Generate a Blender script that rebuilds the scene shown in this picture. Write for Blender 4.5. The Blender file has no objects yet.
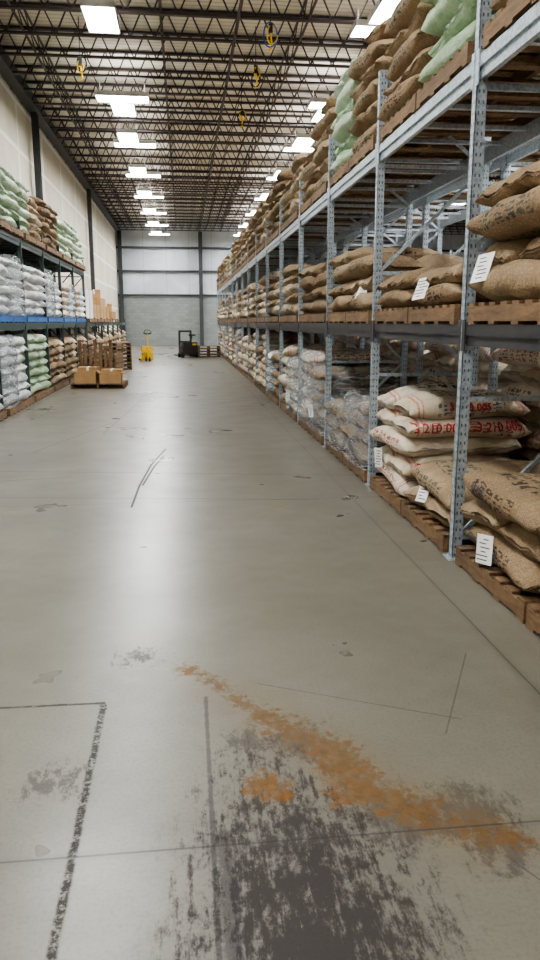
import bpy, math, random, bmesh
from mathutils import Vector, Matrix, noise
from mathutils.bvhtree import BVHTree
random.seed(7)
scene = bpy.context.scene
COL = scene.collection

# ------------------------------------------------------------------ node helpers
def srgb(r, g, b):
    f = lambda c: (c/255/12.92) if c/255 <= .04045 else ((c/255+.055)/1.055)**2.4
    return (f(r), f(g), f(b), 1)

class NT:
    def __init__(s, name):
        s.mat = bpy.data.materials.new(name); s.mat.use_nodes = True
        s.nt = s.mat.node_tree; s.nt.nodes.clear()
        s.out = s.nt.nodes.new('ShaderNodeOutputMaterial')
    def n(s, t, **kw):
        nd = s.nt.nodes.new(t)
        for k, v in kw.items(): setattr(nd, k, v)
        return nd
    def put(s, sock, v):
        if isinstance(v, bpy.types.NodeSocket): s.nt.links.new(v, sock)
        elif v is not None:
            if hasattr(sock.default_value, '__len__') and not hasattr(v, '__len__'):
                v = [v]*len(sock.default_value)
            if hasattr(sock.default_value, '__len__') and len(sock.default_value) == 3: v = tuple(v)[:3]
            sock.default_value = v
    def m(s, op, a, b=None, c=None, clamp=False):
        nd = s.n('ShaderNodeMath', operation=op, use_clamp=clamp)
        for i, v in enumerate((a, b, c)):
            if v is not None: s.put(nd.inputs[i], v)
        return nd.outputs[0]
    def v(s, op, a, b=None):
        nd = s.n('ShaderNodeVectorMath', operation=op)
        s.put(nd.inputs[0], a)
        if b is not None:
            if op == 'SCALE': s.put(nd.inputs[3], b)
            else: s.put(nd.inputs[1], b)
        return nd.outputs['Value'] if op in ('DOT_PRODUCT', 'LENGTH', 'DISTANCE') else nd.outputs['Vector']
    def ss(s, x, e0, e1, lo=0., hi=1.):
        nd = s.n('ShaderNodeMapRange', interpolation_type='SMOOTHSTEP')
        s.put(nd.inputs[0], x); 
        for i, q in enumerate((e0, e1, lo, hi)): s.put(nd.inputs[i+1], q)
        return nd.outputs[0]
    def mix(s, f, a, b, bt='MIX'):
        nd = s.n('ShaderNodeMix', data_type='RGBA', blend_type=bt)
        s.put(nd.inputs[0], f); s.put(nd.inputs[6], a); s.put(nd.inputs[7], b)
        return nd.outputs[2]
    def noise(s, vec, scale, detail=4, rough=.55, dist=0):
        nd = s.n('ShaderNodeTexNoise')
        if vec is not None: s.put(nd.inputs['Vector'], vec)
        nd.inputs['Scale'].default_value = scale; nd.inputs['Detail'].default_value = detail
        nd.inputs['Roughness'].default_value = rough; nd.inputs['Distortion'].default_value = dist
        return nd.outputs['Fac']
    def pos(s): return s.n('ShaderNodeNewGeometry').outputs['Position']
    def obj(s): return s.n('ShaderNodeTexCoord').outputs['Object']
    def sep(s, v):
        nd = s.n('ShaderNodeSeparateXYZ'); s.put(nd.inputs[0], v); return nd.outputs
    def comb(s, x, y, z):
        nd = s.n('ShaderNodeCombineXYZ')
        for i, q in enumerate((x, y, z)): s.put(nd.inputs[i], q)
        return nd.outputs[0]
    def bump(s, h, st=.3, dist=.01):
        nd = s.n('ShaderNodeBump'); nd.inputs['Strength'].default_value = st
        nd.inputs['Distance'].default_value = dist; s.put(nd.inputs['Height'], h); return nd.outputs[0]
    def pr(s, col, rough=.6, metal=0, bump=None, spec=None, coat=None, alpha=None, out=True):
        p = s.n('ShaderNodeBsdfPrincipled')
        s.put(p.inputs['Base Color'], col); s.put(p.inputs['Roughness'], rough); s.put(p.inputs['Metallic'], metal)
        if bump is not None: s.put(p.inputs['Normal'], bump)
        if spec is not None: s.put(p.inputs['Specular IOR Level'], spec)
        if coat is not None: s.put(p.inputs['Coat Weight'], coat)
        if out: s.nt.links.new(p.outputs[0], s.out.inputs[0])
        return p

def simple(name, col, rough=.6, metal=0, var=.12, sc=6):
    t = NT(name); nz = t.noise(t.obj(), sc, 4)
    f = t.ss(nz, .3, .7)
    a = tuple(c*(1-var) for c in col[:3])+(1,); b = tuple(min(1, c*(1+var)) for c in col[:3])+(1,)
    t.pr(t.mix(f, a, b), rough, metal, t.bump(t.noise(t.obj(), sc*8), .15, .004))
    return t.mat

# ------------------------------------------------------------------ materials
def mat_floor():
    t = NT('polished_concrete'); P = t.pos(); X, Y, Z = t.sep(P)
    P2 = t.comb(X, Y, 0.)
    big = t.noise(P2, .5, 3, .5); med = t.noise(P2, 2.2, 3, .5); fine = t.noise(P2, 70, 3, .6); mid = t.noise(P2, 9, 3, .5)
    col = t.mix(t.ss(big, .2, .8), srgb(106, 102, 91), srgb(131, 127, 116))
    col = t.mix(t.ss(med, .2, .9, 0, .5), col, srgb(100, 94, 81))
    col = t.mix(t.ss(mid, .2, .9, 0, .22), col, srgb(142, 138, 128))
    col = t.mix(t.ss(fine, .4, .8, 0, .4), col, srgb(82, 79, 73))
    def seg(ax, ay, bx, by):
        pa = t.v('SUBTRACT', P2, (ax, ay, 0)); ba = (bx-ax, by-ay, 0); L2 = ba[0]**2+ba[1]**2
        h = t.m('MULTIPLY', t.v('DOT_PRODUCT', pa, ba), 1/L2, clamp=True)
        nd = t.n('ShaderNodeVectorMath', operation='SCALE'); nd.inputs[0].default_value = ba; t.put(nd.inputs[3], h)
        return t.v('LENGTH', t.v('SUBTRACT', pa, nd.outputs[0])), h
    def wob(d, nz, amp): return t.m('ADD', d, t.m('MULTIPLY', t.m('SUBTRACT', nz, .5), amp))
    grime = None
    def addg(mm):
        nonlocal grime
        grime = mm if grime is None else t.m('MAXIMUM', grime, mm)
    # dark worn patch with lengthwise scrapes
    dx = t.m('DIVIDE', t.m('SUBTRACT', X, .31), .35); dy = t.m('DIVIDE', t.m('SUBTRACT', Y, 1.6), .92)
    r = t.m('SQRT', t.m('ADD', t.m('MULTIPLY', dx, dx), t.m('MULTIPLY', dy, dy)))
    spk = t.noise(t.comb(X, t.m('MULTIPLY', Y, .5), 3.), 20, 10, .82)
    scr = t.noise(t.comb(X, t.m('MULTIPLY', Y, .10), 7.), 45, 6, .7)
    q = t.m('ADD', t.m('MULTIPLY', t.m('SUBTRACT', spk, .5), 5.0), t.m('MULTIPLY', t.m('SUBTRACT', scr, .5), 2.4))
    m = t.ss(t.m('ADD', wob(r, t.noise(P2, 5, 6, .7), 1.4), q), 1.15, .35)
    m = t.m('MULTIPLY', m, t.ss(r, 1.55, 1.0)); addg(m)
    col = t.mix(t.ss(r, 1.4, .5, 0, .4), col, srgb(84, 78, 73))
    col = t.mix(t.m('MULTIPLY', m, .8), col, srgb(46, 42, 44))
    for (cx, cy, rr) in ((.22, 2.62, .12), (.9, 2.12, .20), (-.5, 2.45, .11), (-.25, 3.45, .09), (.42, 2.6, .16), (.66, 2.12, .22), (.95, 1.95, .14)):
        d = t.v('DISTANCE', P2, (cx, cy, 0))
        mm = t.ss(t.m('ADD', d, t.m('MULTIPLY', t.m('SUBTRACT', spk, .5), .9)), rr, rr*.3)
        mm = t.m('MULTIPLY', mm, t.ss(d, .4, .22)); addg(t.m('MULTIPLY', mm, .6))
        col = t.mix(t.m('MULTIPLY', mm, .6), col, srgb(62, 57, 54))
    # ochre rust stain
    on = t.noise(P2, 6, 7, .72); on2 = t.noise(P2, 24, 7, .78)
    masks = []
    for a, w in (((-.02, 3.3, .30, 2.82), .0), ((.30, 2.82, .50, 2.54), .04), ((.50, 2.54, .58, 2.28), .08), ((.58, 2.28, .76, 2.12), .06), ((.76, 2.12, .98, 2.0), .04), ((.24, 2.34, .30, 2.31), .035)):
        d, h = seg(*a)
        masks.append(t.ss(wob(wob(d, on, .30), on2, .28), w+.045, w-.01))
    mo = masks[0]
    for qq in masks[1:]: mo = t.m('MAXIMUM', mo, qq)
    mo = t.m('MULTIPLY', mo, t.ss(t.noise(P2, 13, 7, .8), .34, .56, .4, 1.)); addg(t.m('MULTIPLY', mo, .8))
    col = t.mix(t.m('MULTIPLY', mo, .95), col, t.mix(t.ss(on2, .44, .62), srgb(122, 84, 36), srgb(84, 68, 46)))
    d, h = seg(.1, 3.1, .9, 2.03)
    col = t.mix(t.ss(wob(d, on, .4), .3, .0, 0, .4), col, srgb(104, 89, 68))
    def line(a, w, c, k, amp=.03, brk=.45):
        nonlocal col
        d, h = seg(*a)
        mm = t.m('MULTIPLY', t.ss(wob(d, on2, amp), w, w*.4), t.ss(t.noise(P2, 34, 5, .8), brk, brk+.12))
        mm = t.m('MULTIPLY', mm, k); addg(mm)
        col = t.mix(mm, col, c)
    line((-.375, .6, -.375, 2.98), .019, srgb(50, 48, 48), .9, .03, .40)
    line((-.375, 3.0, -1.6, 3.02), .012, srgb(54, 52, 50), .85, .02, .36)
    line((.05, .5, .06, 3.0), .012, srgb(60, 57, 56), .6, .02, .3)
    line((.10, .5, .09, 2.1), .035, srgb(52, 48, 51), .6, .04, .32)
    for a in ((-.49, 6.5, -.47, 7.4), (-.47, 7.4, -.40, 8.5), (-.40, 8.5, -.26, 9.6), (-.44, 7.4, -.36, 8.4), (-.36, 8.4, -.27, 9.1)):
        line(a, .015, srgb(38, 36, 36), .9, .008, .1)
    for a in ((-2.6, 8.4, 2.2, 7.6), (-3, 7.2, 1.2, 6.6), (-1.9, 9.5, -1.0, 13), (-1.2, 11, -.9, 16), (-2.8, 7.6, -1.2, 7.9)):
        line(a, .015, srgb(66, 64, 62), .35, .02, .35)
    line((.3, 3.1, 1.1, 2.7), .005, srgb(70, 68, 66), .5, .01, .3)
    line((.95, 1.9, 1.3, 1.2), .005, srgb(70, 68, 66), .5, .01, .3)
    line((1.0, 2.6, 1.35, 3.3), .005, srgb(80, 78, 76), .5, .01, .3)
    for a in ((-1.55, 6.5, -1.42, 6.5), (.75, 6.35, .9, 6.45), (-.9, 9.2, -.8, 9.2)):
        line(a, .03, srgb(180, 150, 70), .5, .01, .4)
    # saw-cut joints
    jy = t.m('MODULO', t.m('ADD', Y, 4.6*5-2.05), 4.6)
    jy2 = t.m('MINIMUM', jy, t.m('SUBTRACT', 4.6, jy))
    jx = t.m('ABSOLUTE', t.m('SUBTRACT', X, 1.52)); jx = t.m('MINIMUM', jx, t.m('ABSOLUTE', t.m('SUBTRACT', X, -2.9)))
    j = t.m('MINIMUM', jy2, jx); jm = t.ss(j, .006, .003)
    col = t.mix(t.m('MULTIPLY', jm, .8), col, srgb(48, 46, 44))
    halo = t.ss(j, .04, .0, 0, .25); col = t.mix(halo, col, srgb(86, 82, 75))
    rough = t.ss(t.m('ADD', t.m('MULTIPLY', med, .5), t.m('MULTIPLY', big, .5)), .2, .8, .25, .36)
    rough = t.m('ADD', rough, t.m('MULTIPLY', grime, .3))
    h = t.m('SUBTRACT', t.m('MULTIPLY', t.noise(P2, 5, 2), .3), jm)
    t.pr(col, rough, 0, t.bump(h, .08, .01), spec=t.m('SUBTRACT', .62, t.m('MULTIPLY', grime, .5)))
    return t.mat

def mat_burlap(name='burlap'):
    t = NT(name)
    at = t.n('ShaderNodeAttribute', attribute_name='tint'); r, g, b = t.sep(at.outputs['Vector'])
    oi = t.n('ShaderNodeObjectInfo').outputs['Random']
    O = t.obj()
    tint = t.m('ADD', r, t.m('MULTIPLY', t.m('SUBTRACT', oi, .5), .18), clamp=True)
    cr = t.n('ShaderNodeValToRGB'); t.put(cr.inputs[0], tint)
    el = cr.color_ramp.elements
    el[0].position = 0; el[0].color = srgb(116, 93, 70)
    el[1].position = 1; el[1].color = srgb(232, 225, 210)
    e = el.new(.3); e.color = srgb(148, 125, 98)
    e = el.new(.55); e.color = srgb(182, 161, 132)
    e = el.new(.72); e.color = srgb(214, 200, 178)
    col = cr.outputs[0]
    n1 = t.noise(O, 5, 5, .6); n2 = t.noise(O, 90, 3, .7)
    col = t.mix(t.ss(n1, .35, .7, 0, .35), col, srgb(104, 84, 62))
    col = t.mix(t.ss(n2, .45, .7, 0, .25), col, srgb(218, 203, 178))
    uv = t.n('ShaderNodeUVMap', uv_map='UVMap').outputs[0]; U, V, _ = t.sep(uv)
    su = t.m('ABSOLUTE', t.m('SUBTRACT', U, .5))
    st = t.ss(t.m('ABSOLUTE', t.m('SUBTRACT', su, .33)), .012, .008)
    st2 = t.ss(t.m('ABSOLUTE', t.m('SUBTRACT', su, .29)), .007, .004)
    st = t.m('MULTIPLY', t.m('MAXIMUM', st, st2), t.m('MULTIPLY', t.m('GREATER_THAN', g, .4), t.m('GREATER_THAN', tint, .5)))
    cu = t.m('FLOOR', t.m('MULTIPLY', U, 60.)); cv = t.m('FLOOR', t.m('MULTIPLY', V, 74.))
    wn = t.n('ShaderNodeTexWhiteNoise'); wn.noise_dimensions = '3D'
    t.put(wn.inputs['Vector'], t.comb(cu, cv, t.m('FLOOR', t.m('MULTIPLY', b, 50.))))
    px = t.m('GREATER_THAN', wn.outputs[0], .42)
    gap = t.m('GREATER_THAN', t.m('FRACT', t.m('MULTIPLY', U, 15.)), .22)
    fV = t.m('ABSOLUTE', t.m('SUBTRACT', t.m('FRACT', t.m('ADD', t.m('MULTIPLY', V, 4.), .5)), .5))
    row = t.m('MULTIPLY', t.m('LESS_THAN', fV, .27), t.m('GREATER_THAN', t.m('ABSOLUTE', t.m('SUBTRACT', fV, .07)), .03))
    area = t.m('LESS_THAN', su, t.m('ADD', .12, t.m('MULTIPLY', b, .12)))
    tx = t.m('MULTIPLY', t.m('MULTIPLY', px, gap), t.m('MULTIPLY', row, area))
    tx = t.m('MULTIPLY', tx, t.m('GREATER_THAN', g, .3))
    ink = t.mix(t.m('GREATER_THAN', b, .5), srgb(58, 50, 48), t.mix(t.m('GREATER_THAN', b, .72), srgb(66, 86, 104), srgb(168, 58, 60)))
    ink = t.mix(t.m('LESS_THAN', tint, .5), ink, t.mix(t.m('GREATER_THAN', b, .5), srgb(62, 52, 46), srgb(60, 74, 78)))
    fade = t.ss(n1, .3, .6, .5, .9)
    col = t.mix(t.m('MULTIPLY', tx, fade), col, ink)
    col = t.mix(t.m('MULTIPLY', st, .65), col, srgb(198, 90, 92))
    h = t.m('ADD', t.m('MULTIPLY', t.noise(O, 12, 6, .65, .6), 1.), t.m('MULTIPLY', n2, .12))
    t.pr(col, .88, 0, t.bump(h, .85, .045), spec=.2)
    return t.mat

def mat_plastic_bag(name, c0, c1, c2, print_col=None):
    t = NT(name); O = t.obj()
    at = t.n('ShaderNodeAttribute', attribute_name='tint'); r, g, b = t.sep(at.outputs['Vector'])
    n1 = t.noise(O, 7, 6, .7, 1.); 
    col = t.mix(t.ss(n1, .35, .7), c0, c1); col = t.mix(t.m('MULTIPLY', r, .5), col, c2)
    n2 = t.noise(O, 20, 5, .65, 1.5)
    if print_col:
        uv = t.n('ShaderNodeUVMap', uv_map='UVMap').outputs[0]; U, V, _ = t.sep(uv)
        su = t.m('ABSOLUTE', t.m('SUBTRACT', U, .5)); ar = t.m('MULTIPLY', t.ss(su, .2, .17), t.ss(t.noise(uv, 22, 3), .48, .56))
        col = t.mix(t.m('MULTIPLY', ar, .5), col, print_col)
    t.pr(col, .32, 0, t.bump(n2, .8, .04), spec=.6)
    return t.mat

def mat_film():
    t = NT('stretch_film'); O = t.obj(); X, Y, Z = t.sep(O)
    tr = t.n('ShaderNodeBsdfTransparent'); tr.inputs[0].default_value = (.93, .95, .96, 1)
    w = t.noise(t.comb(t.m('MULTIPLY', X, 3.), t.m('MULTIPLY', Y, 3.), t.m('MULTIPLY', Z, 14.)), 2.2, 6, .65, 1.2)
    p = t.pr(srgb(218, 221, 226), .2, 0, t.bump(w, 1., .05), spec=.9, out=False)
    mx = t.n('ShaderNodeMixShader'); t.put(mx.inputs[0], t.ss(w, .38, .66, .10, .6))
    t.nt.links.new(tr.outputs[0], mx.inputs[1]); t.nt.links.new(p.outputs[0], mx.inputs[2])
    t.nt.links.new(mx.outputs[0], t.out.inputs[0]); return t.mat

def mat_wood(name, a, b):
    t = NT(name); O = t.obj(); X, Y, Z = t.sep(O)
    w = t.noise(t.comb(t.m('MULTIPLY', X, 12.), t.m('MULTIPLY', Y, 2.), t.m('MULTIPLY', Z, 12.)), 3, 6, .7)
    n = t.noise(t.pos(), 1.6, 3)
    col = t.mix(t.ss(w, .3, .7), a, b); col = t.mix(t.ss(n, .4, .7, 0, .5), col, srgb(82, 66, 52))
    t.pr(col, .8, 0, t.bump(w, .4, .004)); return t.mat

def mat_galv(name='galvanised_steel', c0=srgb(142, 154, 164), c1=srgb(184, 194, 202)):
    t = NT(name); P = t.pos()
    vo = t.n('ShaderNodeTexVoronoi'); t.put(vo.inputs['Vector'], P); vo.inputs['Scale'].default_value = 40
    col = t.mix(t.ss(vo.outputs['Distance'], 0., .8), c0, c1)
    uv = t.n('ShaderNodeUVMap', uv_map='UVMap').outputs[0]; U, V, _ = t.sep(uv)
    hu = t.m('ABSOLUTE', t.m('SUBTRACT', t.m('ABSOLUTE', t.m('SUBTRACT', U, .5)), .2))
    hv = t.m('ABSOLUTE', t.m('SUBTRACT', t.m('FRACT', t.m('MULTIPLY', V, 1/.06)), .5))
    hole = t.m('MULTIPLY', t.m('LESS_THAN', hu, .075), t.m('LESS_THAN', hv, .17))
    hole = t.m('MULTIPLY', hole, t.m('GREATER_THAN', U, -.1))
    col = t.mix(hole, col, srgb(88, 94, 100))
    t.pr(col, .42, t.m('MULTIPLY', t.m('SUBTRACT', 1., hole), .3), t.bump(t.m('SUBTRACT', 1., hole), .5, .004)); return t.mat

def mat_wall_left():
    t = NT('drywall_panels'); P = t.pos(); X, Y, Z = t.sep(P)
    fy = t.m('ABSOLUTE', t.m('SUBTRACT', t.m('FRACT', t.m('DIVIDE', Y, 3.66)), .5))
    fz = t.m('ABSOLUTE', t.m('SUBTRACT', t.m('FRACT', t.m('DIVIDE', Z, 1.22)), .5))
    s1 = t.ss(fy, .472, .484); s2 = t.ss(fz, .44, .46)
    s = t.m('MAXIMUM', s1, s2)
    n = t.noise(P, .8, 4)
    col = t.mix(t.ss(n, .3, .7), srgb(206, 198, 180), srgb(220, 213, 197))
    col = t.mix(t.m('MULTIPLY', s, .85), col, srgb(243, 241, 234))
    d = t.m('MULTIPLY', t.ss(fy, .495, .499), .3)
    col = t.mix(d, col, srgb(120, 110, 95))
    t.pr(col, .85, 0, None); return t.mat

def mat_block():
    t = NT('concrete_block'); P = t.pos(); X, Y, Z = t.sep(P)
    br = t.n('ShaderNodeTexBrick'); t.put(br.inputs['Vector'], t.comb(t.m('ADD', X, Y), Z, 0.))
    br.inputs['Color1'].default_value = srgb(128, 132, 131); br.inputs['Color2'].default_value = srgb(140, 144, 141)
    br.inputs['Mortar'].default_value = srgb(120, 124, 123); br.inputs['Scale'].default_value = 1
    br.inputs['Brick Width'].default_value = .4; br.inputs['Row Height'].default_value = .2; br.inputs['Mortar Size'].default_value = .012
    t.pr(br.outputs[0], .85, 0, t.bump(br.outputs[1], .3, -.01)); return t.mat

def mat_panel():
    t = NT('insulated_metal_panel'); P = t.pos(); X, Y, Z = t.sep(P)
    f = t.m('ABSOLUTE', t.m('SUBTRACT', t.m('FRACT', t.m('DIVIDE', t.m('ADD', X, Y), 1.5)), .5))
    n = t.noise(P, .7, 4)
    col = t.mix(t.ss(n, .35, .7), srgb(182, 187, 193), srgb(210, 214, 219))
    col = t.mix(t.ss(f, .485, .495, 0, .5), col, srgb(110, 114, 118))
    t.pr(col, .55, 0, None); return t.mat

def mat_ceiling():
    t = NT('roof_deck'); P = t.pos(); X, Y, Z = t.sep(P)
    w = t.m('ABSOLUTE', t.m('SUBTRACT', t.m('FRACT', t.m('MULTIPLY', Y, 5.)), .5))
    n = t.noise(P, .5, 4)
    col = t.mix(t.ss(n, .3, .7), srgb(210, 203, 186), srgb(228, 222, 206))
    col = t.mix(t.ss(w, .30, .42, 0, .4), col, srgb(136, 126, 108))
    t.pr(col, .7, 0, None); return t.mat

def mat_emit(name, col, st):
    t = NT(name); e = t.n('ShaderNodeEmission'); e.inputs[0].default_value = col; e.inputs[1].default_value = st
    t.nt.links.new(e.outputs[0], t.out.inputs[0]); return t.mat

M = dict(
 floor=mat_floor(), burlap=mat_burlap(),
 green=mat_plastic_bag('green_liner_bag', srgb(124, 160, 112), srgb(180, 204, 164), srgb(214, 222, 204)),
 white=mat_plastic_bag('white_poly_bag', srgb(204, 210, 214), srgb(234, 236, 236), srgb(214, 206, 190), srgb(110, 130, 150)),
 film=mat_film(), wood=mat_wood('pallet_wood', srgb(138, 110, 80), srgb(98, 76, 54)),
 bluewood=simple('blue_painted_wood', srgb(48, 92, 150), .7),
 galv=mat_galv(), dark=simple('charcoal_beam_paint', srgb(60, 58, 60), .5, 0, .15),
 lgreen=simple('dark_green_paint', srgb(58, 74, 70), .5), joist=simple('joist_primer', srgb(62, 51, 50), .6),
 steel=simple('dark_steel', srgb(52, 54, 56), .55), wl=mat_wall_left(), block=mat_block(), panel=mat_panel(), ceil=mat_ceiling(),
 rwall=simple('grey_wall_paint', srgb(120, 122, 122), .8), lamp=mat_emit('fluorescent_lens', (.96, .98, .99, 1), 42),
 ceil_glow=mat_emit('added_ceiling_glow', (.98, .98, .98, 1), 11),  # added glow that brightens the roof deck from below
 housing=simple('white_enamel', srgb(225, 225, 222), .4), card=simple('cardboard', srgb(172, 136, 94), .85),
 yellow=simple('safety_yellow', srgb(230, 185, 30), .45), blue=simple('blue_hose', srgb(40, 80, 170), .4),
 black=simple('black_rubber', srgb(30, 30, 32), .6), paper=simple('paper_tag', srgb(238, 238, 236), .7, 0, .03),
 ink=simple('black_ink', srgb(70, 68, 70), .8), red=simple('red_ink', srgb(186, 62, 66), .85),
 fork=simple('machine_charcoal', srgb(52, 50, 50), .4), whitebox=simple('white_carton', srgb(222, 222, 218), .7))

# ------------------------------------------------------------------ mesh builder
class MB:
    def __init__(s): s.v = []; s.f = []; s.mi = []; s.uv = []
    def face(s, idx, mi, uv=None): s.f.append(idx); s.mi.append(mi); s.uv.append(uv or [(-1., 0.)]*len(idx))
    def box(s, c, d, mi=0, R=None, post=False):
        b = len(s.v)
        for sx, sy, sz in ((-1,-1,-1),(1,-1,-1),(1,1,-1),(-1,1,-1),(-1,-1,1),(1,-1,1),(1,1,1),(-1,1,1)):
            p = Vector((sx*d[0]/2, sy*d[1]/2, sz*d[2]/2))
            if R: p = R @ p
            s.v.append(p+Vector(c))
        z0 = c[2]-d[2]/2; z1 = c[2]+d[2]/2
        for q in ((0,3,2,1),(4,5,6,7),(0,1,5,4),(1,2,6,5),(2,3,7,6),(3,0,4,7)):
            uv = None
            if post and q not in ((0,3,2,1),(4,5,6,7)): uv = [(0, z0), (1, z0), (1, z1), (0, z1)]
            s.face([b+i for i in q], mi, uv)
    def bar(s, p0, p1, w, h, mi=0):
        p0 = Vector(p0); p1 = Vector(p1); d = p1-p0; L = d.length
        R = d.to_track_quat('Z', 'Y').to_matrix()
        s.box((p0+p1)/2, (w, h, L), mi, R)
    def cyl(s, p0, p1, r, mi=0, n=12, r2=None):
        p0 = Vector(p0); p1 = Vector(p1); R = (p1-p0).to_track_quat('Z', 'Y').to_matrix(); b = len(s.v); r2 = r if r2 is None else r2
        for p, rr in ((p0, r), (p1, r2)):
            for i in range(n):
                a = 2*math.pi*i/n; s.v.append(p + R @ Vector((rr*math.cos(a), rr*math.sin(a), 0)))
        for i in range(n):
            j = (i+1) % n; s.face([b+i, b+j, b+n+j, b+n+i], mi)
        s.face([b+i for i in range(n)][::-1], mi); s.face([b+n+i for i in range(n)], mi)
    def mesh(s, name, mats, smooth=False):
        me = bpy.data.meshes.new(name); me.from_pydata([tuple(p) for p in s.v], [], s.f)
        for m in mats: me.materials.append(m)
        me.polygons.foreach_set('material_index', s.mi)
        uvl = me.uv_layers.new(name='UVMap'); flat = [c for u in s.uv for p in u for c in p]
        uvl.data.foreach_set('uv', flat)
        if smooth: me.polygons.foreach_set('use_smooth', [True]*len(s.f))
        me.update(); return me

def add(name, me, loc=(0, 0, 0), rot=0, parent=None):
    o = bpy.data.objects.new(name, me); COL.objects.link(o); o.location = loc; o.rotation_euler = (0, 0, rot)
    if parent: o.parent = parent
    return o
def bevel(o, w=.01, seg=2):
    m = o.modifiers.new('bevel', 'BEVEL'); m.width = w; m.segments = seg; m.limit_method = 'ANGLE'; return o

# ------------------------------------------------------------------ room shell
WX0, WX1, Y0, Y1, H = -4.25, 22., -8., 52., 8.0
def slab(name, lo, hi, mat):
    b = MB(); c = [(lo[i]+hi[i])/2 for i in range(3)]; d = [hi[i]-lo[i] for i in range(3)]
    b.box((0, 0, 0), d); return add(name, b.mesh(name, [mat]), c)
slab('floor', (WX0-.2, Y0-.2, -.2), (WX1+.2, Y1+.2, 0), M['floor'])
slab('ceiling', (WX0-.2, Y0-.2, H), (WX1+.2, Y1+.2, H+.15), M['ceil'])
slab('wall_left', (WX0-.2, Y0-.2, 0), (WX0, Y1+.2, H), M['wl'])
slab('wall_right', (WX1, Y0-.2, 0), (WX1+.2, Y1+.2, H), M['rwall'])
slab('wall_back', (WX0, Y0-.2, 0), (WX1, Y0, H), M['rwall'])
b = MB()
b.box((0, .1, 1.65), (WX1-WX0, .24, 3.3), 0); b.box((0, .12, 5.65), (WX1-WX0, .2, 4.7), 1)
add('wall_far', b.mesh('wall_far', [M['block'], M['panel']]), ((WX0+WX1)/2, Y1, 0))
b = MB()
for z, hh in ((3.36, .12), (4.9, .14), (6.4, .14)):
    b.box((8.87, Y1-.08, z), (WX1-WX0-.02, .12, hh), 0)
add('trim_1', b.mesh('wall_girts', [M['steel']]))
b = MB(); b.box((WX0+.1, 22, 7.72), (.16, 59.5, .45), 0); b.box((WX0+.2, 22, 7.42), (.3, 59.5, .05), 0)  # dark strips stand in for the truss shadow along the wall top
add('trim_2', b.mesh('truss_shadow_strip', [M['steel']]))
def column(x, y, ztop=7.4, w=.25):
    b = MB(); b.box((0, -.12, ztop/2), (w, .02, ztop)); b.box((0, .12, ztop/2), (w, .02, ztop)); b.box((0, 0, ztop/2), (.015, .24, ztop))
    b.box((0, 0, .012), (.38, .38, .024))
    for sx in (-.15, .15):
        for sy in (-.15, .15): b.cyl((sx, sy, .02), (sx, sy, .05), .015, n=6)
    add('steel_column', b.mesh('steel_column', [M['steel']]), (x, y, 0))
for y in (11, 23.5, 36): column(WX0+.2, y, w=.16)
for x in (-4.0, 1.25, 5.9, 11): column(x, Y1-.36)
for y in (-2, 11, 23.5, 36): column(7.6, y)

# roof joists
b = MB(); x0, x1 = WX0+.02, WX1-.02; zt, zb = H-.05, 7.42; n = 52
b.box(((x0+x1)/2, 0, zt), (x1-x0, .1, .05)); b.box(((x0+x1)/2, 0, zb), (x1-x0, .09, .045))
st = (x1-x0)/n
for i in range(n):
    a = x0+i*st
    b.bar((a, 0, zt), (a+st/2, 0, zb), .028, .028); b.bar((a+st/2, 0, zb), (a+st, 0, zt), .028, .028)
jm = b.mesh('roof_joist', [M['joist']])
y = Y0+.7
while y < Y1-.3:
    add('roof_joist', jm, (0, y, 0)); y += 1.3
b = MB()
for i, x in enumerate((-3.1, -.3, 2.6, 5.2, 8, 11, 14, 17, 20)):
    b.box((x, 22, zb+.02), (.04, 59.4, .04)); b.box((x, 22, zt-.04), (.04, 59.4, .04))
    y = Y0+.7
    while y < Y1-2:
        b.bar((x, y, zb), (x, y+1.3, zt), .02, .02); b.bar((x, y, zt), (x, y+1.3, zb), .02, .02); y += 1.3
add('joist_bridging', b.mesh('joist_bridging', [M['joist']]))
b = MB()
for x in (1.2, 4.9, 12): b.cyl((x, Y0+.1, 7.33), (x, Y1-.4, 7.33), .035, n=8)
for y in range(-4, 50, 3):
    for x in (1.2, 4.9, 12): b.cyl((x, y, 7.33), (x, y, 7.2), .015, n=6); b.cyl((x, y, 7.2), (x, y, 7.19), .03, n=8)
add('sprinkler_pipe', b.mesh('sprinkler_pipe', [M['joist']]))

# light fixtures
def fixture_mesh(T):
    b = MB()
    def one(cx, cy, sx, sy):
        b.box((cx, cy, .05), (sx, sy, .06), 0)
        b.box((cx, cy, .012), (sx-.06, sy-.06, .02), 1)
        b.box((cx, cy, .085), (sx-.2, sy-.25, .008), 2)  # added glowing strip on the housing top, there to lift the ceiling
        for s in (-1, 1):
            b.box((cx+s*(sx/2-.01), cy, 0.0), (.02, sy, .06), 0); b.box((cx, cy+s*(sy/2-.01), 0.0), (sx, .02, .06), 0)
            b.cyl((cx+s*sx*.42, cy, .07), (cx+s*sx*.42, cy, .36), .008, 0, 6)
    if T == 0: one(0, 0, 1.3, .6); one(-.05, .98, .6, 1.2)
    elif T == 1: one(0, 0, 1.3, .6); one(-.15, -.98, .6, 1.2)
    else: one(0, 0, .6, 1.25)
    return b.mesh('high_bay_light', [M['housing'], M['lamp'], M['ceil_glow']])
FM = [fixture_mesh(i) for i in range(3)]
for x in (-1.36, 3.98, 6.5, 13, 18.5):  # the row over the second aisle is added to light the back-row sacks
    for i, y in enumerate((-3, 1.5, 5.5, 10, 15, 20, 25, 30, 35, 40, 45, 49.5)):
        if x > 7 and i % 2: continue
        k = 0 if y == 20 else (2 if (y in (15,) and x < 0) or x > 7 else 1)
        add('high_bay_light', FM[k], (x, y+.4, 7.04))

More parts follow.
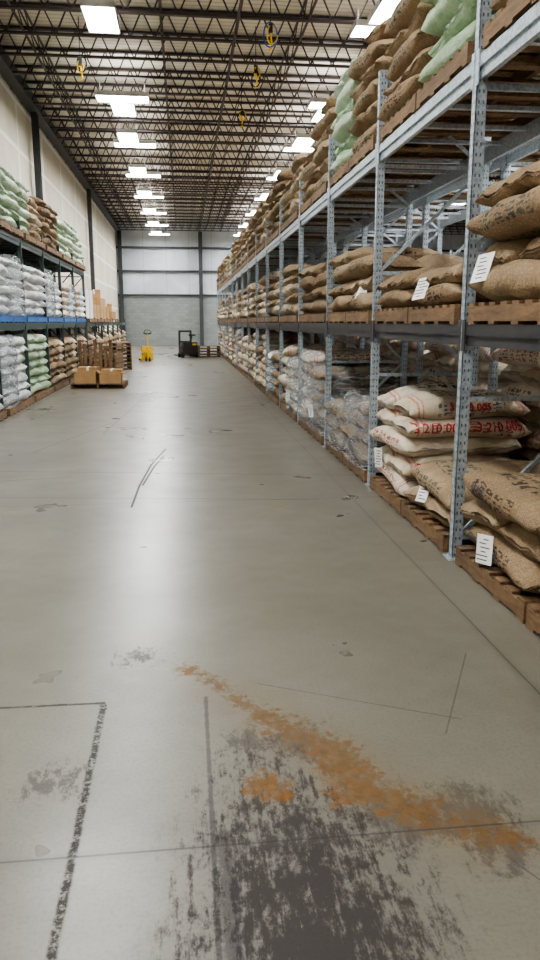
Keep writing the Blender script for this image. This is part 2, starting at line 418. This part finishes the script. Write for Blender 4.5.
# hanging cords
def cord(x, y, cols):
    b = MB(); b.cyl((0, 0, 0), (0, 0, .8), .008, 0, 6)
    b.box((0, 0, .0), (.07, .07, .14), 0)
    for q, (mi, rr, oz) in enumerate(cols):
        N = 20; pts = []
        for i in range(N+1):
            a = 2*math.pi*i/N; pts.append(Vector((rr*.6*math.sin(a)+.03*q, .03*math.sin(2*a), oz-rr+rr*math.cos(a))))
        for i in range(N): b.cyl(pts[i], pts[i+1], .013, mi, 6)
    b.cyl((0, 0, -.08), (.03, 0, -.3), .018, 1, 6); b.cyl((.03, 0, -.3), (-.03, 0, -.36), .018, 1, 6)
    add('hanging_power_cord', b.mesh('hanging_power_cord', [M['black'], M['yellow'], M['blue']]), (x, y, 6.65))
cord(1.65, 14.4, [(2, .2, .1), (1, .15, .05)]); cord(1.6, 16.6, [(0, .14, -.05), (1, .1, .05)])
cord(1.55, 19.8, [(0, .15, .0), (1, .12, .05)]); cord(-1.9, 16.5, [(1, .1, .0), (0, .15, .1)])

# ------------------------------------------------------------------ racks
BAY = 2.36; YB = 4.78
def rack(name, k0, k1, depth, ztop, levels, lvl_mats, mats, post_mi=0, y0=YB, bay=BAY):
    b = MB(); pw = .068; o_ = pw/2-.003
    for k in range(k0, k1+1):
        y = y0+bay*k
        for fx, sgn in ((pw/2, 1), (depth-pw/2, -1)):
            b.box((fx-sgn*o_, y, ztop/2), (.006, pw, ztop), post_mi, post=True)
            for s in (-1, 1): b.box((fx, y+s*o_, ztop/2), (pw, .006, ztop), post_mi, post=True)
            b.box((fx, y, .005), (.13, .13, .01), post_mi)
        z = .15; i = 0
        while z < ztop-.1:
            b.box((depth/2, y, z), (depth-.1, .025, .03), post_mi)
            z2 = min(z+.95, ztop-.05)
            a, c = (.06, depth-.06) if i % 2 == 0 else (depth-.06, .06)
            b.bar((a, y, z+.02), (c, y, z2-.02), .025, .03, post_mi); z += .95; i += 1
    for k in range(k0, k1):
        ya, yb = y0+bay*k+.036, y0+bay*(k+1)-.036
        for z, mi in zip(levels, lvl_mats):
            for fx in (.03, depth-.03):
                b.box((fx, (ya+yb)/2, z+.035), (.05, yb-ya, .07), mi)
                s = -1 if fx < .1 else 1
                b.box((fx-s*.008, (ya+yb)/2, z-.03), (.034, yb-ya, .07), mi)
                for yy in (ya, yb): b.box((fx+s*.03, yy, z), (.008, .05, .2), mi)
            for fy in (.16, .38, .62, .84):
                b.box((depth/2, ya+(yb-ya)*fy, z+.03), (depth-.1, .045, .03), post_mi)
    return b.mesh(name, mats)
LV = (1.515, 3.10)
RX = 1.80
rm = rack('pallet_rack', -2, 15, 1.06, 3.8, LV, (1, 0), [M['galv'], M['dark']])
add('pallet_rack', rm, (RX, 0, 0)); add('pallet_rack', rm, (RX+1.2, 0, 0)); add('pallet_rack', rm, (8.4, 0, 0))
LMAT = [M['lgreen'], M['dark']]
lm = rack('pallet_rack_left', 0, 8, .95, 3.5, LV, (0, 0), LMAT, y0=6.1)
add('pallet_rack', lm, (-4.03, 0, 0))
lm2 = rack('low_pallet_rack', 0, 7, .95, 1.75, (1.515,), (0,), LMAT, y0=25.2)
add('pallet_rack', lm2, (-4.03, 0, 0))

def pallet_mesh(name, mat, sx=1.08, sy=1.04):
    b = MB()
    for x in (-sx/2+.02, 0, sx/2-.02): b.box((x, 0, .065), (.04, sy, .09))
    n = 7
    for i in range(n): b.box((0, -sy/2+.045+i*(sy-.09)/(n-1), .12), (sx, .09, .018))
    for i in range(4): b.box((0, -sy/2+.045+i*(sy-.09)/3, .011), (sx, .09, .018))
    return b.mesh(name, [mat])
PM = pallet_mesh('wooden_pallet', M['wood']); PMB = pallet_mesh('blue_pallet', M['bluewood'], .95)

# ------------------------------------------------------------------ sacks
def sack(L, W, Hh, rings, segs, seed):
    vs = []; off = Vector((seed*.37 % 97, seed*.13 % 89, seed*.21 % 83)); rr = random.Random(seed)
    ph = rr.uniform(0, 6); asym = rr.uniform(-.12, .12)
    for i in range(rings+1):
        s = math.sin(math.pi/2*(-1+2*i/rings)); e = max((1-abs(s)**4.6), 0)**.5
        hh = Hh/2*max(e, .09); hw = W/2*(.92+.08*(1-abs(s)**2))*(1+asym*s*.3)
        for j in range(segs):
            a = 2*math.pi*j/segs; ca, sa = math.cos(a), math.sin(a)
            cy = math.copysign(abs(ca)**(2/2.5), ca); cz = math.copysign(abs(sa)**(2/2.3), sa)
            x = s*L/2*(1+.035*(cy*cy-.5)); y = cy*hw; z = cz*hh
            q = Vector((x*3.2, y*3.2, z*3.2))+off
            x += .014*noise.noise(q+Vector((9, 0, 0))); y += .034*noise.noise(q+Vector((0, 9, 0)))
            z += .030*noise.noise(q)+.015*noise.noise(q*2.7)
            z += .010*math.sin(y*42+ph)*abs(s)**4
            z -= .025*abs(s)**3
            vs.append(Vector((x, y, z)))
    fs = []; uvs = []
    for i in range(rings):
        for j in range(segs):
            k = (j+1) % segs
            fs.append([i*segs+j, (i+1)*segs+j, (i+1)*segs+k, i*segs+k][::-1])
            u0, u1, v0, v1 = i/rings, (i+1)/rings, j/segs, (j+1)/segs
            uvs.append([(u0, v0), (u1, v0), (u1, v1), (u0, v1)][::-1])
    fs.append(list(range(segs))[::1]); uvs.append([(0, 0)]*segs)
    fs.append([rings*segs+j for j in range(segs)][::-1]); uvs.append([(1, 0)]*segs)
    return vs, fs, uvs

def stack(name, layers, seed, kind='burlap', rings=13, segs=12, wx=1.06, wy=1.05, pitch=.17, wrap=False, start=0, partial=True, tr=None, pat=None):
    r = random.Random(seed); b = MB(); tint = []
    mi = {'burlap': 0, 'pale': 0, 'mix': 0, 'green': 1, 'white': 2}[kind]
    zl = 0
    lot = r.uniform(.15, .6)
    for l in range(layers):
        last = l == layers-1
        A = (pat[l] == 'A') if pat else ((l+start) % 2 == 0)
        items = [(-wx/4, 0, 90), (wx/4, 0, 90)] if A else [(0, -wy/4, 0), (0, wy/4, 0)]
        if last and partial and layers > 2 and r.random() < .3: items = items[:1]
        for (cx, cy, ang) in items:
            L = (wy if A else wx)*r.uniform(.96, 1.03); W = (wx if A else wy)/2*r.uniform(1.04, 1.12)
            sd = r.randrange(10000); vs, fs, uvs = sack(L, W, pitch*1.3, rings, segs, sd)
            R = Matrix.Rotation(math.radians(ang+r.uniform(-5, 5)), 3, 'Z') @ Matrix.Rotation(math.radians(r.uniform(-3, 3)), 3, 'X') @ Matrix.Rotation(math.radians(r.uniform(-2, 2)), 3, 'Y')
            c = Vector((cx+r.uniform(-.035, .035), cy+r.uniform(-.035, .035), zl+pitch*.62+r.uniform(-.01, .01)))
            o = len(b.v); b.v += [R @ p+c for p in vs]
            if tr: tv = r.uniform(*tr)
            elif kind == 'burlap': tv = min(1, max(0, lot+r.uniform(-.18, .18)))
            elif kind == 'pale': tv = r.uniform(.55, 1)
            elif kind == 'mix': tv = r.choice([r.uniform(.15, .5), r.uniform(.6, 1)])
            else: tv = r.random()
            tc = (tv, r.random(), r.random(), 1)
            tint += [tc]*len(vs)
            for f, u in zip(fs, uvs): b.face([o+i for i in f], mi, u)
        zl += pitch
    if wrap:
        hz = zl+.06; Mz = 14; o = len(b.v); per = 40
        for iz in range(Mz+1):
            z = hz*iz/Mz
            for j in range(per):
                a = 2*math.pi*j/per; ca, sa = math.cos(a), math.sin(a)
                x = math.copysign(abs(ca)**.35, ca)*(wx/2+.05); y = math.copysign(abs(sa)**.35, sa)*(wy/2+.05)
                k = 1+.07*noise.noise(Vector((x*4, y*4, z*9+seed)))
                top = 1-.10*max(0, (iz-Mz+2))/2
                b.v.append(Vector((x*k*top, y*k*top, z))); tint.append((.5, 0, 0, 1))
        for iz in range(Mz):
            for j in range(per):
                k = (j+1) % per; b.face([o+iz*per+j, o+iz*per+k, o+(iz+1)*per+k, o+(iz+1)*per+j], 3)
    me = b.mesh(name, [M['burlap'], M['green'], M['white'], M['film'], M['paper'], M['ink']], True)
    at = me.attributes.new('tint', 'FLOAT_COLOR', 'POINT'); at.data.foreach_set('color', [c for t in tint for c in t])
    return me

POOL = {}
def pool(kind, layers, var, wrap=False, **kw):
    key = (kind, layers, var, wrap, tuple(sorted(kw.items())))
    if key not in POOL: POOL[key] = stack('sack_stack', layers, layers*131+var*17+len(kind)*7, kind, wrap=wrap, **kw)
    return POOL[key]
NAMES = {'burlap': 'burlap_sack_stack', 'pale': 'burlap_sack_stack', 'mix': 'burlap_sack_stack', 'green': 'green_bag_stack', 'white': 'white_bag_stack'}
def load(x, y, z, me, kind, pm=PM, wrap=False, rot=0):
    add('wooden_pallet' if pm is PM else 'blue_pallet', pm, (x, y, z))
    nm = 'shrink_wrapped_sack_stack' if wrap else NAMES[kind]
    return add(nm, me, (x, y, z+.125), rot)

PCX = RX+.53
ZL = (0.0, 1.586, 3.171)
near = {}
near[(-1,0,0)] = ('burlap', 3, 0, dict(tr=(.3, .5))); near[(-1,1,0)] = ('burlap', 3, 0, dict(tr=(.22, .42), pat='ABA', partial=False))
near[(-1,0,1)] = ('burlap', 5, 0, {}); near[(-1,1,1)] = ('burlap', 4, 0, dict(tr=(.2, .45), pat='ABAB', partial=False, pitch=.18))
near[(-1,0,2)] = ('burlap', 5, 0, {}); near[(-1,1,2)] = ('burlap', 5, 0, dict(tr=(.2, .4)))
near[(0,0,0)] = ('burlap', 2, 0, dict(tr=(.3, .5), pat='BA')); near[(0,1,0)] = ('pale', 5, 0, dict(pat='ABABB', tr=(.68, .98), partial=False))
near[(0,0,1)] = ('burlap', 2, 0, dict(tr=(.2, .35), pitch=.14)); near[(0,1,1)] = ('burlap', 2, 0, dict(tr=(.18, .35), pat='AB', pitch=.15))
near[(0,0,2)] = ('green', 6, 0, {}); near[(0,1,2)] = ('burlap', 6, 0, dict(tr=(.2, .4)))
near[(1,0,0)] = ('burlap', 4, 1, dict(tr=(.25, .4))); near[(1,1,0)] = ('burlap', 3, 1, dict(tr=(.2, .4)))
near[(1,0,1)] = ('burlap', 3, 0, dict(tr=(.2, .45))); near[(1,1,1)] = ('burlap', 4, 0, dict(tr=(.2, .4)))
near[(1,0,2)] = ('burlap', 6, 0, dict(tr=(.2, .4))); near[(1,1,2)] = ('green', 6, 0, {})
near[(2,0,0)] = ('burlap', 5, 1, dict(tr=(.2, .35))); near[(2,1,0)] = ('mix', 6, 1, {}); near[(2,0,1)] = ('burlap', 4, 0, {}); near[(2,1,1)] = ('burlap', 4, 0, {})
near[(3,0,0)] = ('pale', 5, 1, {}); near[(3,1,0)] = ('pale', 6, 0, {}); near[(4,1,0)] = ('white', 5, 1, {}); near[(2,0,2)] = ('burlap', 6, 0, {})
OBJ = {}
r = random.Random(3)
for k in range(-2, 15):
    for i in range(2):
        y = YB+BAY*k+(.645, 1.715)[i]
        for l in range(3):
            key = (k, i, l)
            if key in near:
                kind, n, w, kw = near[key]
                me = stack('sack_stack', n, 100+k*31+i*7+l*3, kind, rings=22, segs=20, wrap=bool(w), **kw)
            else:
                if l == 0: kind = r.choice(['burlap', 'mix', 'pale', 'pale']); n = r.choice([5, 6, 7]); w = r.random() < .25
                elif l == 1: kind = r.choice(['burlap', 'burlap', 'mix']); n = r.choice([3, 4, 5]); w = False
                else: kind = 'green' if r.random() < .08 else 'burlap'; n = r.choice([4, 5, 6, 6]); w = False
                me = pool(kind, n, r.randrange(2), bool(w))
            OBJ[key] = load(PCX, y, ZL[l], me, kind, wrap=bool(w))
        for l in range(3):
            if l == 1 and k < 5: continue
            if l == 2 and k < 4:
                if i == 0: add('wooden_pallet', PM, (PCX+1.2, y, ZL[2]))
                continue
            if l == 0: kind = 'pale'
            else: kind = 'burlap'; n = r.choice([3, 4])
            load(PCX+1.2, y, ZL[l], pool('pale', 7, r.randrange(3), rings=18, segs=16, partial=False, tr=(.62, 1.), pitch=.18) if l == 0 else pool(kind, n, r.randrange(2)), kind)
        for l in (0, 1):
            if l == 1 and (k+i) % 3 == 0: continue
            kind = r.choice(['burlap', 'mix', 'pale']); load(8.93, y, ZL[l], pool(kind, r.choice([5, 6]), 0), kind)

# left rack loads
LCX = -4.03+.49
for k in range(0, 8):
    for i in range(2):
        y = 6.1+BAY*k+(.645, 1.715)[i]; idx = 2*k+i
        px_kind2 = 'green' if y < 16.5 else ('burlap' if y < 20.5 else 'green')
        kw = dict(wx=.95)
        load(LCX, y, ZL[2], pool(px_kind2, 6 if idx % 3 else 5, idx % 2, **kw), px_kind2)
        k1 = 'white' if (y < 19 or idx % 2) else 'pale'
        wr = idx % 3 == 1
        load(LCX, y, ZL[1], pool(k1, 6 if y < 19 else 5, idx % 2, wr, **kw), k1, PMB, wr)
        if y < 15: kd = 'white'
        elif y < 17.5: kd = 'green'
        else: kd = 'mix' if idx % 2 else 'burlap'
        wr = kd in ('white',) and idx % 2 == 0
        load(LCX, y, 0, pool(kd, 7 if y < 17.5 else 6, idx % 2, wr, **kw), kd, PM, wr)
def carton(name, dims, loc, rot=0, mat=None):
    b = MB(); w, d, h = dims
    b.box((0, 0, h/2), (w, d, h), 0); b.box((0, 0, h+.001), (w*.12, d, .004), 1); b.box((0, -d/2-.002, h*.75), (w*.12, .004, h*.5), 1)
    b.box((0, 0, h+.004), (w+.01, .01, .003), 1)
    return bevel(add(name, b.mesh(name, [mat or M['card'], M['paper']]), loc, rot), .008)
for k in range(7):
    for i in range(2):
        y = 25.2+BAY*k+(.645, 1.715)[i]
        kd = 'mix' if (k+i) % 2 else 'burlap'
        load(LCX, y, 0, pool(kd, 5+(k+i) % 2, (k+i) % 2, wx=.95), kd)
        if k in (0,):
            add('wooden_pallet', PM, (LCX, y, ZL[1])); carton('white_carton_box', (.85, .85, .95), (LCX, y, ZL[1]+.13), 0, M['whitebox'])
        elif k in (1, 2, 3, 4) and not (k == 3 and i):
            add('wooden_pallet', PM, (LCX, y, ZL[1]))
            hh = (.75, .5, .8, .5, .35)[k]; carton('cardboard_box', (.8, .9, hh), (LCX, y, ZL[1]+.13))
            if i: carton('cardboard_box', (.5, .5, .35), (LCX, y, ZL[1]+.135+hh), .1)

# ------------------------------------------------------------------ prints and tags on near stacks
def bvh(o):
    me = o.data; return BVHTree.FromPolygons([v.co for v in me.vertices], [p.vertices[:] for p in me.polygons])
def print_text(o, text, size, centre, direction, mat, tilt=0, name='stencil'):
    T = bvh(o); cu = bpy.data.curves.new('t', 'FONT'); cu.body = text; cu.size = size; cu.align_x = 'CENTER'; cu.align_y = 'CENTER'; cu.resolution_u = 2; cu.offset = .002
    to = bpy.data.objects.new('t', cu); COL.objects.link(to); bpy.context.view_layer.update()
    me = bpy.data.meshes.new_from_object(to.evaluated_get(bpy.context.evaluated_depsgraph_get())); bpy.data.objects.remove(to)
    d = Vector(direction).normalized(); right = d.cross(Vector((0, 0, 1))).normalized(); up = right.cross(d)
    rot = Matrix.Rotation(tilt, 3, d); right = rot @ right; up = rot @ up
    bm = bmesh.new(); bm.from_mesh(me); bmesh.ops.triangulate(bm, faces=bm.faces); bmesh.ops.subdivide_edges(bm, edges=[e for e in bm.edges if e.calc_length() > .03], cuts=1)
    c = Vector(centre)-o.location
    for v in bm.verts:
        p = c+right*v.co.x+up*v.co.y-d*.6
        h = T.ray_cast(p, d)
        v.co = h[0]-d*.008 if h[0] is not None else p+d*.6
    bm.to_mesh(me); bm.free(); me.materials.clear(); me.materials.append(mat)
    return add(name, me, (0, 0, 0), 0, o)
def tag(o, centre, direction=(1, 0, 0), w=.14, h=.18, tilt=.1):
    T = bvh(o); d = Vector(direction).normalized(); c = Vector(centre)-o.location
    hit = T.ray_cast(c-d*.7, d); p = hit[0] if hit[0] is not None else c
    nrm = hit[1] if hit[0] is not None else -d
    if nrm.dot(d) > 0: nrm = -nrm
    nn = (nrm-d+Vector((0, -.6, 0))).normalized(); right = (-nn).cross(Vector((0, 0, 1))).normalized(); up = right.cross(-nn)
    R = Matrix.Rotation(tilt, 3, nn); right = R @ right; up = R @ up
    b = MB(); p = p+nn*.035
    RM = Matrix((right, up, nn)).transposed()
    b.box(p, (w, h, .002), 0, RM)
    rr = random.Random(int(centre[1]*100))
    for i in range(6):
        L = w*rr.uniform(.3, .75); b.box(p+up*(h*(.34-.14*i))+nn*.002+right*rr.uniform(-.02, .02), (L, h*.035, .001), 1, RM)
    add('paper_tag', b.mesh('paper_tag', [M['paper'], M['ink']]), (0, 0, 0), 0, o)
o = OBJ[(0,1,0)]; yn = o.location.y-.5; pt = .17
for (x, l, s) in ((2.08, 3.6, .108), (2.62, 3.6, .108), (2.12, 1.6, .10), (2.35, 4.6, .09)):
    print_text(o, '3 210 005', s, (x, yn, .125+pt*l), (0, 1, 0), M['red'])
o = OBJ[(-1,1,0)]
for (y, z, s, tx) in ((4.3, .125+.17*2.55, .07, 'BRASIL\nSANTOS'), (4.35, .125+.17*.6, .08, 'CAFE DO BRASIL')):
    print_text(o, tx, s, (1.8, y, z), (1, 0, 0), M['ink'])
tag(o, (1.8, 4.2, .24)); tag(OBJ[(-1,1,1)], (1.8, 4.4, 1.9)); tag(OBJ[(0,0,1)], (1.8, 5.6, 1.83)); tag(OBJ[(0,0,0)], (1.8, 5.5, .3))
tag(OBJ[(0,1,0)], (1.8, 6.8, .35)); tag(OBJ[(1,0,1)], (1.8, 7.7, 1.9)); tag(OBJ[(2,0,0)], (1.8, 10.2, .4)); tag(OBJ[(3,0,0)], (1.8, 12.4, .4))

# ------------------------------------------------------------------ floor items
b = MB()
def open_box(x, y, w, d, h, z0):
    t_ = .012; b.box((x, y, z0+.006), (w, d, .012), 0)
    for s in (-1, 1):
        b.box((x+s*w/2, y, z0+h/2), (t_, d, h), 0); b.box((x, y+s*d/2, z0+h/2), (w, t_, h), 0)
        b.box((x+s*(w/2+.06), y, z0+h-.02), (.12, d*.9, .008), 0, Matrix.Rotation(s*.5, 3, 'Y'))
open_box(-.3, -.25, .5, .5, .28, .13); open_box(.3, -.25, .5, .5, .26, .13)
for (x, y, w, d, h, z0) in ((-.3, .28, .5, .45, .36, .13), (.28, .28, .5, .45, .3, .13)):
    b.box((x, y, z0+h/2), (w, d, h), 0); b.box((x, y, z0+h+.002), (.06, d, .003), 2); b.box((x, y-d/2-.002, z0+h-.05), (.06, .003, .1), 2)
for i in range(7): b.bar((-.5+.12*i, .56, .0), (-.55+.13*i, .66, 1.15-.1*(i % 3)), .08, .02, 1)
root = bpy.data.objects.new('carton_pallet', None); COL.objects.link(root); root.location = (-2.1, 19.2, 0)
add('pallet', pallet_mesh('p', M['wood'], 1.3, 1.1), (0, 0, 0), 0, root); add('cartons', b.mesh('cartons', [M['card'], M['wood'], M['paper']]), (0, 0, 0), 0, root)
def pile(n):
    b = MB()
    for i in range(n):
        b.box((0, 0, .13*i+.011), (1, 1, .018)); [b.box((x, 0, .13*i+.065), (.04, 1, .09)) for x in (-.48, 0, .48)]; [b.box((0, -.45+.15*j, .13*i+.12), (1, .09, .018)) for j in range(7)]
    return b.mesh('pallet_pile', [M['wood']])
add('empty_pallet_pile', pile(4), (1.15, 35.5, 0), .1)
add('empty_pallet_pile', pile(7), (-2.35, 26.5, 0), .2); add('empty_pallet_pile', pile(5), (-2.45, 23.6, 0), -.15)

def pallet_jack(x, y, rot):
    b = MB()
    for s in (-1, 1):
        b.box((s*.19, .6, .09), (.16, 1.15, .05), 0); b.cyl((s*.19-.06, 1.05, .045), (s*.19+.06, 1.05, .045), .045, 1)
    b.box((0, .02, .2), (.5, .1, .3), 0); b.cyl((0, -.1, .1), (0, -.1, .5), .06, 0); b.box((0, -.06, .42), (.3, .2, .12), 0)
    for s in (-1, 1): b.cyl((s*.05, -.1, .09), (s*.1, -.1, .09), .09, 1, 16)
    b.cyl((0, -.12, .45), (0, -.3, 1.1), .022, 0)
    b.cyl((-.16, -.3, 1.15), (.16, -.3, 1.15), .018, 1); b.cyl((0, -.3, 1.08), (-.16, -.3, 1.15), .014, 1); b.cyl((0, -.3, 1.08), (.16, -.3, 1.15), .014, 1)
    b.cyl((-.16, -.3, 1.15), (-.1, -.33, 1.28), .014, 1); b.cyl((.16, -.3, 1.15), (.1, -.33, 1.28), .014, 1); b.cyl((-.1, -.33, 1.28), (.1, -.33, 1.28), .014, 1)
    b.box((0, .1, .5), (.45, .3, .2), 0)
    bevel(add('pallet_jack', b.mesh('pallet_jack', [M['yellow'], M['black']]), (x, y, 0), rot), .01)
pallet_jack(-1.5, 31.8, .15)
# small walk-behind electric stacker, dark
b = MB()
b.box((0, 0, .34), (.7, .7, .4), 0); b.box((0, -.25, .6), (.66, .3, .2), 0); b.box((0, .05, .56), (.5, .4, .06), 1)
for s in (-1, 1):
    b.cyl((s*.27, -.22, .13), (s*.38, -.22, .13), .13, 1, 20); b.cyl((s*.3, .3, .1), (s*.38, .3, .1), .1, 1, 20)
    b.box((s*.27, .42, .62), (.07, .1, 1.2), 1); b.box((s*.2, .95, .06), (.12, 1.0, .04), 1); b.box((s*.2, .48, .25), (.12, .04, .4), 1)
for z in (.2, .7, 1.18): b.box((0, .42, z), (.54, .05, .08), 1)
b.bar((0, -.36, .65), (0, -.6, 1.0), .05, .05, 1); b.box((0, -.63, 1.02), (.32, .06, .06), 1)
b.box((.18, -.405, .6), (.18, .01, .08), 2)
bevel(add('electric_pallet_stacker', b.mesh('electric_pallet_stacker', [M['fork'], M['black'], M['yellow']]), (.2, 35.2, 0), .3), .02)

# ------------------------------------------------------------------ world, camera
w = bpy.data.worlds.new('World'); scene.world = w; w.use_nodes = True
w.node_tree.nodes['Background'].inputs[0].default_value = (.5, .55, .6, 1); w.node_tree.nodes['Background'].inputs[1].default_value = .3
cam = bpy.data.cameras.new('camera'); co = bpy.data.objects.new('camera', cam); COL.objects.link(co)
cam.sensor_fit = 'VERTICAL'; cam.sensor_height = 36; cam.lens = 747/960*36; cam.clip_end = 200
th = math.atan(158/747); ps_ = math.atan(87*math.cos(th)/747)
fw = Vector((math.sin(ps_)*math.cos(th), math.cos(ps_)*math.cos(th), -math.sin(th))); rt = Vector((math.cos(ps_), -math.sin(ps_), 0)); up = rt.cross(fw)
mt = Matrix((rt, up, -fw)).transposed().to_4x4(); mt.translation = (0, 0, 1.6); co.matrix_world = mt
scene.camera = co
scene.view_settings.view_transform = 'AgX'
scene.view_settings.look = 'AgX - Medium High Contrast'
scene.view_settings.exposure = .58
